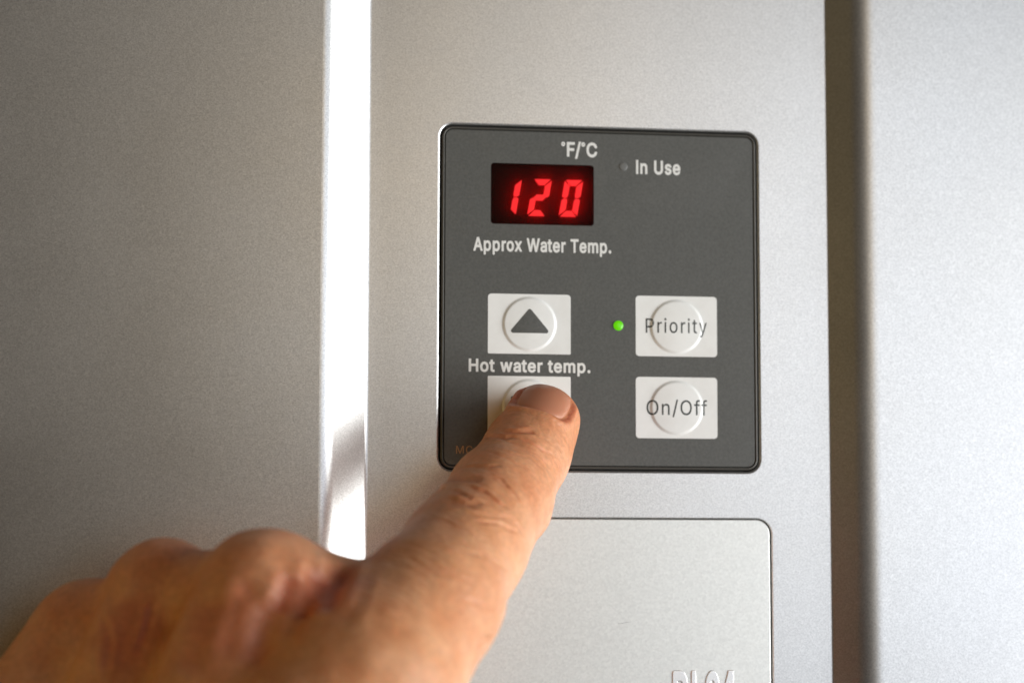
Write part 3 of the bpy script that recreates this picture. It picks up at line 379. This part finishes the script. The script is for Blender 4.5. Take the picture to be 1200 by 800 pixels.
def caption(name,text,x0,x1,z0,z1,mt,parent,weight='B',track=0.0,surf=lambda x,z:-0.115,thick=0.02,cut=None,label=None,kern={}):
    """printed lettering: x0..x1 the ink's extent, z0 baseline, z1 cap height"""
    me=text_mesh(text,weight,track,kern=kern); e_=.026 if weight=='B' else .002
    bm=bmesh.new(); bm.from_mesh(me); bpy.data.meshes.remove(me)
    bmesh.ops.remove_doubles(bm,verts=bm.verts,dist=1e-5)
    xs=[v.co.x for v in bm.verts]; lo,hi=min(xs),max(xs)
    kx=(x1-x0)/(hi-lo); kz=(z1-z0)/(.509+2*e_)
    for v in bm.verts: v.co=((v.co.x-lo)*kx+x0,0,(v.co.y+e_)*kz+z0)
    if cut:
        bmesh.ops.triangulate(bm,faces=bm.faces)
        for _ in range(4):
            ed=[e for e in bm.edges if e.calc_length()>cut]
            if not ed: break
            bmesh.ops.subdivide_edges(bm,edges=ed,cuts=1); bmesh.ops.triangulate(bm,faces=bm.faces)
    ext=bmesh.ops.extrude_face_region(bm,geom=list(bm.faces))
    top={v for v in ext['geom'] if isinstance(v,bmesh.types.BMVert)}
    for v in bm.verts: v.co.y=surf(v.co.x,v.co.z)-(thick if v in top else 0.0)
    bmesh.ops.recalc_face_normals(bm,faces=bm.faces)
    V=[tuple(v.co) for v in bm.verts]; bm.verts.index_update(); F=[tuple(v.index for v in f.verts) for f in bm.faces]; bm.free()
    return obj(name,V,F,mt,parent,smooth=False,label=label)

# ================================================================ the water heater's front
heater=thing('water_heater',(0,0,-140),'silver metallic water heater front with a channel between two raised side panels','water heater')
Z0,Z1=-140.0,120.0; H=5.0
left=fillet([(-210,-H),(-45.9,-H),(-39.3,0),(-36.0,0)],[0,4.2,1.2,0])
iL=min(i for i,q in enumerate(left) if i>0)
right=fillet([(36.0,0),(39.5,0),(45.2,-3.0),(210,-3.0)],[0,0.7,9.0,0])
obj('side_panel',*extrude_profile([left[0],left[1]],Z0,Z1),M['silver'],heater,label='left raised panel in shade')
obj('bevel_strip',*extrude_profile(left[1:],Z0,Z1),M['silver'],heater,label='bright bevel on the left of the channel')
obj('bevel_strip',*extrude_profile(right[:-1],Z0,Z1),M['silver'],heater,label='dark bevel on the right of the channel')
obj('side_panel',*extrude_profile(right[-2:],Z0,Z1),M['silver'],heater,label='right raised panel in bright light')
PW,PH=27.0,28.73
def ring(off,r,y): return (rr(0,0,PW+off,PH+off,r+off),y)
CX,CZ,CW,CH=0.0,-64.9,29.15,28.0
def coring(off,y): return (rr(CX,CZ,CW-.2+off,CH+off,2.5+off),y)
def cring(off,y): return (rr(CX,CZ,CW+off,CH+off,2.6+off),y)
face=sheet([(-36,Z0),(36,Z0),(36,Z1),(-36,Z1)],[ring(.6,1.9,0)[0],cring(.22,0)[0]],0.0)
lip=loft([ring(.18,1.9,1.6),ring(.2,1.9,.45),ring(.26,1.9,.2),ring(.38,1.9,.05),ring(.6,1.9,0)])
lip2=loft([cring(.04,1.4),cring(.05,.25),cring(.10,.06),cring(.22,0)])
obj('centre_panel',*join(face,lip,lip2),M['silver'],heater)
obj('backing_plate',[(-35,1.6,Z0+5),(35,1.6,Z0+5),(35,1.6,60),(-35,1.6,60)],[(0,1,2,3)],M['backing'],heater,smooth=False)
cover=obj('access_cover',*join(sheet(coring(-.2,0)[0],[],0.0),loft([coring(-.05,1.5),coring(-.05,.25),coring(-.09,.1),coring(-.13,.03),coring(-.2,0.0)])),M['plate'],heater,smooth=True)
FOUR=[[(0,.2),(0,.31),(.56,1),(.88,1),(.88,.31),(1,.31),(1,.2),(.88,.2),(.88,0),(.62,0),(.62,.2)],[(.62,.31),(.62,.80),(.2,.31)]]
for ch,x0,x1 in (('R',12.0,14.75),('L',15.2,17.3),('9',17.6,20.0),('4',20.15,22.75)):
    me=text_mesh(ch,extrude=.012,bevel=.018) if ch!='4' else text_mesh('4',extrude=.012,bevel=.018,loops=[[(a*.36,b*.56) for a,b in q] for q in FOUR])
    co=[v.co.copy() for v in me.vertices]; lo=min(c.x for c in co); hi=max(c.x for c in co); zl=min(c.y for c in co); zh=max(c.y for c in co)
    V=[(x0+(c.x-lo)/(hi-lo)*(x1-x0),-0.02-c.z*5,-69.6+(c.y-zl)/(zh-zl)*7.6) for c in co]; F=[tuple(p.vertices) for p in me.polygons]
    obj('letter',V,F,M['chrome'],cover,smooth=False); bpy.data.meshes.remove(me)
# small wear marks
M['wear']=simple('wear_mark',(0.30,0.29,0.28),0.5)
def mark(name,pts,wd,y,mt,parent):
    V=[];F=[]
    for k,(x,z) in enumerate(pts):
        t=k/(len(pts)-1); h_=wd*(.25+.75*math.sin(math.pi*(.08+.84*t))); V+=[(x,y,z-h_),(x,y,z+h_)]
        if k: F.append((2*k-2,2*k,2*k+1,2*k-1))
    obj(name,V,F,mt,parent,smooth=False)
mark('scratch',[(2.9,-54.25),(3.6,-54.2),(4.3,-54.05),(5.1,-53.95)],.03,-.012,M['wear'],cover)

# ================================================================ the control panel
panel=thing('control_panel',(0,0,-28.73),'dark grey control panel with a red lit temperature display and white push buttons','control panel')
obj('bezel',*loft([ring(0,1.9,1.5),ring(-.05,1.9,.15),ring(-.12,1.9,-.10),ring(-.22,1.9,-.22),ring(-.32,1.9,-.26),ring(-.42,1.9,-.22),ring(-.47,1.9,-.1),ring(-.49,1.9,.5)]),M['bezel'],panel)
DX,DZ,DW,DH=-9.9,17.43,8.78,5.17
fr_=[ring(-.57,1.9,.5),ring(-.57,1.9,0),ring(-.61,1.9,-.07),ring(-.70,1.9,-.1)]
fp=join(loft(fr_),sheet(fr_[-1][0],[rr(DX,DZ,DW,DH,.55)],-.1))
obj('faceplate',*fp,M['membrane'],panel)
disp=obj('display',*loft([(rr(DX,DZ,DW,DH,.55),-.1),(rr(DX,DZ,DW,DH,.55),1.3)],True),M['black'],panel,smooth=False)
for p_ in disp.data.polygons: pass
disp.data.flip_normals()
obj('window',*sheet(rr(DX,DZ,DW-.01,DH-.01,.54),[],-.06),M['window'],disp,smooth=False)
# seven-segment digits: six-sided bars with mitred ends, sheared to the right
def digit(cx,cz,segs):
    w_,h_,t,g=1.56,3.12,.96,.11
    i=w_-t; m2=t*.5
    P={'a':[(-w_+g*2,h_),(w_-g*2,h_),(i-g,h_-t),(-i+g,h_-t)],
       'd':[(-w_+g*2,-h_),(w_-g*2,-h_),(i-g,-h_+t),(-i+g,-h_+t)],
       'g':[(-w_+.55,0),(-i,m2),(i,m2),(w_-.55,0),(i,-m2),(-i,-m2)],
       'b':[(w_,h_-g*2),(w_,.34),(w_-.3,.1),(i+.12,.1),(i,.55),(i,h_-t-g)],
       'c':[(w_,-h_+g*2),(w_,-.34),(w_-.3,-.1),(i+.12,-.1),(i,-.55),(i,-h_+t+g)],
       'f':[(-w_,h_-g*2),(-w_,.34),(-w_+.3,.1),(-i-.12,.1),(-i,.55),(-i,h_-t-g)],
       'e':[(-w_,-h_+g*2),(-w_,-.34),(-w_+.3,-.1),(-i-.12,-.1),(-i,-.55),(-i,-h_+t+g)]}
    parts=[]
    for s in segs:
        q=[(cx+x+z*.175,cz+z) for x,z in P[s]]
        ar=sum(q[k][0]*q[(k+1)%len(q)][1]-q[(k+1)%len(q)][0]*q[k][1] for k in range(len(q)))
        if ar<0: q.reverse()
        mx=sum(a for a,_ in q)/len(q); mz=sum(b for _,b in q)/len(q)
        parts.append(loft([(q,1.3),(q,.80),([(mx+(a-mx)*.97,mz+(b-mz)*.97) for a,b in q],.74)],True))
    return join(*parts)
for cx,segs in ((-15.35,'bc'),(-10.24,'abged'),(-4.86,'abcdef')):
    obj('digit',*digit(cx,17.05,segs),M['red'],disp,smooth=False)

# push buttons: a printed white field with an embossed round dome
DR=4.68
def dome_h(r):
    if r>=DR: return 0.0
    e=min(1.0,(DR-r)/.55); e=e*e*(3-2*e)
    return   .22*e+.20*(1-(r/DR)**2)
def button(cx,cz,z_top,z_bot,dcz,rt_,rb_,label):
    zc,hh=(z_top+z_bot)/2,(z_top-z_bot)/2; hw=7.0
    pts=[]
    for sx,sz,a0,r in ((1,1,0,rt_),(-1,1,90,rt_),(-1,-1,180,rb_),(1,-1,270,rb_)):
        for i in range(7):
            a=R(a0+90*i/6); pts.append((cx+sx*(hw-r)+r*math.cos(a),zc+sz*(hh-r)+r*math.sin(a)))
    circ=[(cx+DR*math.cos(2*math.pi*i/56),dcz+DR*math.sin(2*math.pi*i/56)) for i in range(56)]
    b_=obj('button',*join(loft([(pts,-.09),(pts,-.135)]),sheet(pts,[circ],-.135)),M['white'],panel,smooth=False,label=label)
    prof=[(r,-.135-dome_h(r)) for r in [DR,4.62,4.55,4.48,4.41,4.34,4.27,4.2,4.13,4.0,3.8,3.5,3.0,2.4,1.8,1.2,.6,0]]
    obj('dome',*lathe(cx,dcz,prof),M['white'],b_)
    return b_,(lambda x,z:-.14-dome_h(math.hypot(x-cx,z-dcz)))
b1,s1=button(-12.1,0,.48,-9.57,-4.55,.6,.2,'white upper temperature button with a grey arrow pointing up')
b2,s2=button(-12.1,0,-13.3,-23.4,-18.35,.2,.6,'white lower temperature button under the fingertip')
b3,s3=button(13.0,0,.58,-9.64,-4.6,.6,.6,'white button marked Priority')
b4,s4=button(12.97,0,-13.14,-23.44,-18.3,.6,.6,'white button marked On/Off')
def arrow(sgn,cz,surf,parent):
    # rounded triangle, cut fine so that it lies on the dome
    A=[(-12.1,cz+sgn*2.3),(-12.1-3.55,cz-sgn*1.95),(-12.1+3.55,cz-sgn*1.95)]
    q=fillet([A[2]]+A+[A[0]],[0,.35,.35,.35,0],4)[1:-1]
    bm=bmesh.new(); f=bm.faces.new([bm.verts.new((x,0,z)) for x,z in q]); bmesh.ops.triangulate(bm,faces=bm.faces)
    for _ in range(4):
        ed=[e for e in bm.edges if e.calc_length()>.6]
        if ed: bmesh.ops.subdivide_edges(bm,edges=ed,cuts=1); bmesh.ops.triangulate(bm,faces=bm.faces)
    for v in bm.verts: v.co.y=surf(v.co.x,v.co.z)-.012
    bm.verts.index_update(); V=[tuple(v.co) for v in bm.verts]; F=[]
    for f in bm.faces:
        f.normal_update(); t=tuple(v.index for v in f.verts); F.append(t if f.normal.y<0 else t[::-1])
    bm.free(); obj('arrow',V,F,M['membrane'],parent)
arrow(1,-4.15,s1,b1); arrow(-1,-18.6,s2,b2)
caption('caption','Priority',7.72,18.24,-5.68,-3.25,M['ink'],b3,'R',.07,s3,.012,.35)
caption('caption','On/Off',7.81,18.2,-19.52,-17.05,M['ink'],b4,'R',.05,s4,.012,.35)
caption('caption','Approx Water Temp.',-21.6,1.85,7.62,9.95,M['caption'],panel,'B',.034)
caption('caption','Hot water temp.',-22.3,-1.75,-12.66,-10.45,M['caption'],panel,'B',.036)
caption('caption','In Use',6.15,13.82,21.33,23.75,M['caption'],panel,'B',.04)
caption('caption','°F/°C',-6.7,-.55,23.98,26.5,M['caption'],panel,'B',.015)
M['small_ink']=simple('warm_shaded_ink',(0.50,0.29,0.15),0.5)  # warm shade on the small print is put into its colour
caption('caption','MC',-24.33,-21.6,-26.27,-25.0,M['small_ink'],panel,'R',.05)
def lamp(cx,cz,r,h,mt,label):
    obj('indicator_light',*lathe(cx,cz,[(r,-.09),(r*.99,-.1-h*.3),(r*.9,-.1-h*.62),(r*.7,-.1-h*.85),(r*.4,-.1-h*.96),(0,-.1-h)],28),mt,panel,label=label)
lamp(3.03,-4.56,.84,.38,M['green'],'glowing green indicator light beside the Priority button')
lamp(3.95,22.55,.75,.10,M['led_off'],'unlit grey indicator light beside In Use')

# ================================================================ the hand
def surface_net(lo,hi,h):
    n=[int(round((b-a)/h))+1 for a,b in zip(lo,hi)]
    ax=[np.arange(k,dtype=np.float32)*h+a for k,a in zip(n,lo)]
    G=np.empty(n,np.float32)
    for i in range(n[0]):
        yy,zz=np.meshgrid(ax[1],ax[2],indexing='ij')
        G[i]=hand_sdf(np.stack([np.full(yy.size,ax[0][i],np.float32),yy.ravel(),zz.ravel()],1)).reshape(n[1],n[2])
    ins=G<0
    c=np.zeros([k-1 for k in n],np.int8)
    for dx in (0,1):
        for dy in (0,1):
            for dz in (0,1): c+=ins[dx:n[0]-1+dx,dy:n[1]-1+dy,dz:n[2]-1+dz]
    act=(c>0)&(c<8); idx=np.full(act.shape,-1,np.int64); cell=np.argwhere(act); idx[act]=np.arange(len(cell))
    P=np.array(lo)+(cell+.5)*h
    Q=[]
    for a in range(3):
        b_,c_=(a+1)%3,(a+2)%3
        s0=[slice(None)]*3; s1=[slice(None)]*3; s0[a]=slice(0,-1); s1[a]=slice(1,None)
        ch=ins[tuple(s0)]!=ins[tuple(s1)]
        e=np.argwhere(ch); e=e[(e[:,b_]>0)&(e[:,c_]>0)&(e[:,b_]<n[b_]-1)&(e[:,c_]<n[c_]-1)]
        fl=ins[tuple(s0)][tuple(e.T)]
        def at(db,dc):
            k=e.copy(); k[:,b_]+=db; k[:,c_]+=dc; return idx[tuple(k.T)]
        q=np.stack([at(-1,-1),at(0,-1),at(0,0),at(-1,0)],1)
        q[~fl]=q[~fl][:,::-1]; Q.append(q)
    return P,np.concatenate(Q)
def relax(P,it=2):
    for _ in range(it):
        g=hand_grad(P); P=P-g*hand_sdf(P)[:,None]
    return P
P,Q=surface_net((-146,-112,-168),(2,0,-10),1.1)
P=relax(P,3)
me=bpy.data.meshes.new('hand'); me.from_pydata(P.tolist(),[],Q.tolist()); me.update()
hand=bpy.data.objects.new('hand',me); COL.objects.link(hand)
md=hand.modifiers.new('s','SUBSURF'); md.levels=2; md.render_levels=2
dg=bpy.context.evaluated_depsgraph_get(); dg.update()
me2=bpy.data.meshes.new_from_object(hand.evaluated_get(dg)); hand.modifiers.clear(); hand.data=me2; bpy.data.meshes.remove(me)
me2.name='hand'
nv=len(me2.vertices); co=np.empty(nv*3,np.float32); me2.vertices.foreach_get('co',co); P=co.reshape(-1,3)
P=P-hand_grad(P)*hand_sdf(P)[:,None]; Nn=hand_grad(P)
disp_=np.zeros(nv,np.float32); flush=np.zeros(nv,np.float32)
# nail frame on the last joint of the pressing finger
tip=np.array(H_TIP); ax_=np.array(H_TIP)-np.array(H_MID); ax_/=np.linalg.norm(ax_)
up_=np.array([0,0,1.0])-ax_*ax_[2]; up_/=np.linalg.norm(up_); sd_=np.cross(ax_,up_)
if sd_[0]<0: sd_=-sd_
TH=R(25); nu=up_*math.cos(TH)+sd_*math.sin(TH); ns=sd_*math.cos(TH)-up_*math.sin(TH)
NW,NL0,NL1=R(44),-3.9,4.6
def nail_uv(X):
    d=X-tip; v=d@ax_; ang=np.arctan2(d@ns,d@nu); return ang/NW,(v-(NL0+NL1)/2)/((NL1-NL0)/2)
for dep,wid,pl in STROKES:
    A=np.array(pl,np.float32); lo,hi=A.min(0)-4*wid,A.max(0)+4*wid
    k=np.where(((P>lo)&(P<hi)).all(1))[0]; X=P[k]; best=np.full(len(k),9.0,np.float32); tt=np.zeros(len(k),np.float32)
    n_=len(A)-1
    for i in range(n_):
        ab=A[i+1]-A[i]; t=np.clip(((X-A[i])@ab)/max(float(ab@ab),1e-6),0,1); d=np.linalg.norm(X-A[i]-t[:,None]*ab,axis=1)
        u=d<best; best[u]=d[u]; tt[u]=(i+t[u])/n_
    fade=np.clip(np.minimum(tt,1-tt)*5+.15,0,1); q=best/wid
    disp_[k]+=fade*dep*(-np.exp(-q*q)+.35*np.exp(-((q-1.9)/.8)**2)); flush[k]+=fade*min(1,dep*1.1)*np.exp(-q*q*.6)*.6
u,v=nail_uv(P); rn=(np.abs(u)**3.2+np.abs(v)**3.2)**(1/3.2); near=(np.linalg.norm(P-tip,axis=1)<11)&(P@nu>tip@nu-2)
prox=np.clip((.75-v)/.5,0,1)
disp_+=near*prox*(.38*np.exp(-((rn-1.22)/.13)**2)-.28*np.exp(-((rn-1.0)/.07)**2)); disp_-=near*.25*np.clip((1.0-rn)/.1,0,1)
flush+=near*.5*np.exp(-((rn-1.08)/.12)**2)*prox
# warm flush on fingertip and knuckles, slow undulation of the skin
for c_,r_,a_ in ((H_TIP,8,.25),(H_DIP,8,.18),(K_MID,10,.22),(K_RING,10,.25),(K_LIT,10,.25)):
    flush+=a_*np.exp(-((np.linalg.norm(P-np.array(c_),axis=1)/r_)**2)*.5).astype(np.float32)
rs=np.random.RandomState(5)
for _ in range(14):
    kx=rs.normal(size=3); kx/=np.linalg.norm(kx); f=rs.uniform(.35,1.3); disp_+=(.022/f**.6)*np.sin(P@kx*f+rs.uniform(0,6)).astype(np.float32)
P=P+Nn*disp_[:,None]
me2.vertices.foreach_set('co',(P*MM).astype(np.float32).ravel()); 
at=me2.attributes.new('flush','FLOAT','POINT'); at.data.foreach_set('value',np.clip(flush,0,.85).astype(np.float32))
fx=np.array(H_TIP)-np.array(H_BASE); fx=fx/np.linalg.norm(fx); al=(P@fx)[:,None]*fx; al=al+(P-al)*.2
ga=me2.attributes.new('grain','FLOAT_VECTOR','POINT'); ga.data.foreach_set('vector',al.astype(np.float32).ravel())
me2.polygons.foreach_set('use_smooth',[True]*len(me2.polygons)); me2.materials.clear(); me2.materials.append(M['skin']); me2.update()
hand['label']='bare hand reaching from below with one finger pressing the lower hot water button'; hand['category']='hand'
# fingernail
V=[];F=[];nu_,nv_=28,24
for j in range(nv_+1):
    for i in range(nu_+1):
        a,b_=-1+2*i/nu_,-1+2*j/nv_
        s=max(abs(a),abs(b_)); l=(abs(a)**3.2+abs(b_)**3.2)**(1/3.2); k=s/l if l>0 else 1
        a,b_=a*k,b_*k; ang=a*NW; vv=(NL0+NL1)/2+b_*(NL1-NL0)/2
        V.append(tip+ax_*min(vv,3.2)+ (nu*math.cos(ang)+ns*math.sin(ang))*(6.6 if vv<3.2 else 6.6-(vv-3.2)*.2)+ax_*max(vv-3.2,0)*.6)
V=np.array(V); rim=[]
Wv=relax(V.astype(np.float32),3); g=hand_grad(Wv)
uu,vv=nail_uv(Wv)
k=0
for j in range(nv_+1):
    for i in range(nu_+1):
        a,b_=-1+2*i/nu_,-1+2*j/nv_; s=max(abs(a),abs(b_))
        Wv[k]+=g[k]*(.16*(1-s**6)-.32*s**10*(1 if b_<.6 else .2)); k+=1
for j in range(nv_):
    for i in range(nu_):
        q=j*(nu_+1)+i; F.append((q,q+1,q+nu_+2,q+nu_+1))
nail=obj('fingernail',Wv.tolist(),F,M['nail'],hand)
bm=bmesh.new(); bm.from_mesh(nail.data); bmesh.ops.recalc_face_normals(bm,faces=bm.faces)
bm.faces.ensure_lookup_table(); c=bm.faces[len(bm.faces)//2]
if c.normal.dot(Vector(nu))<0: bmesh.ops.reverse_faces(bm,faces=bm.faces)
bm.to_mesh(nail.data); bm.free()
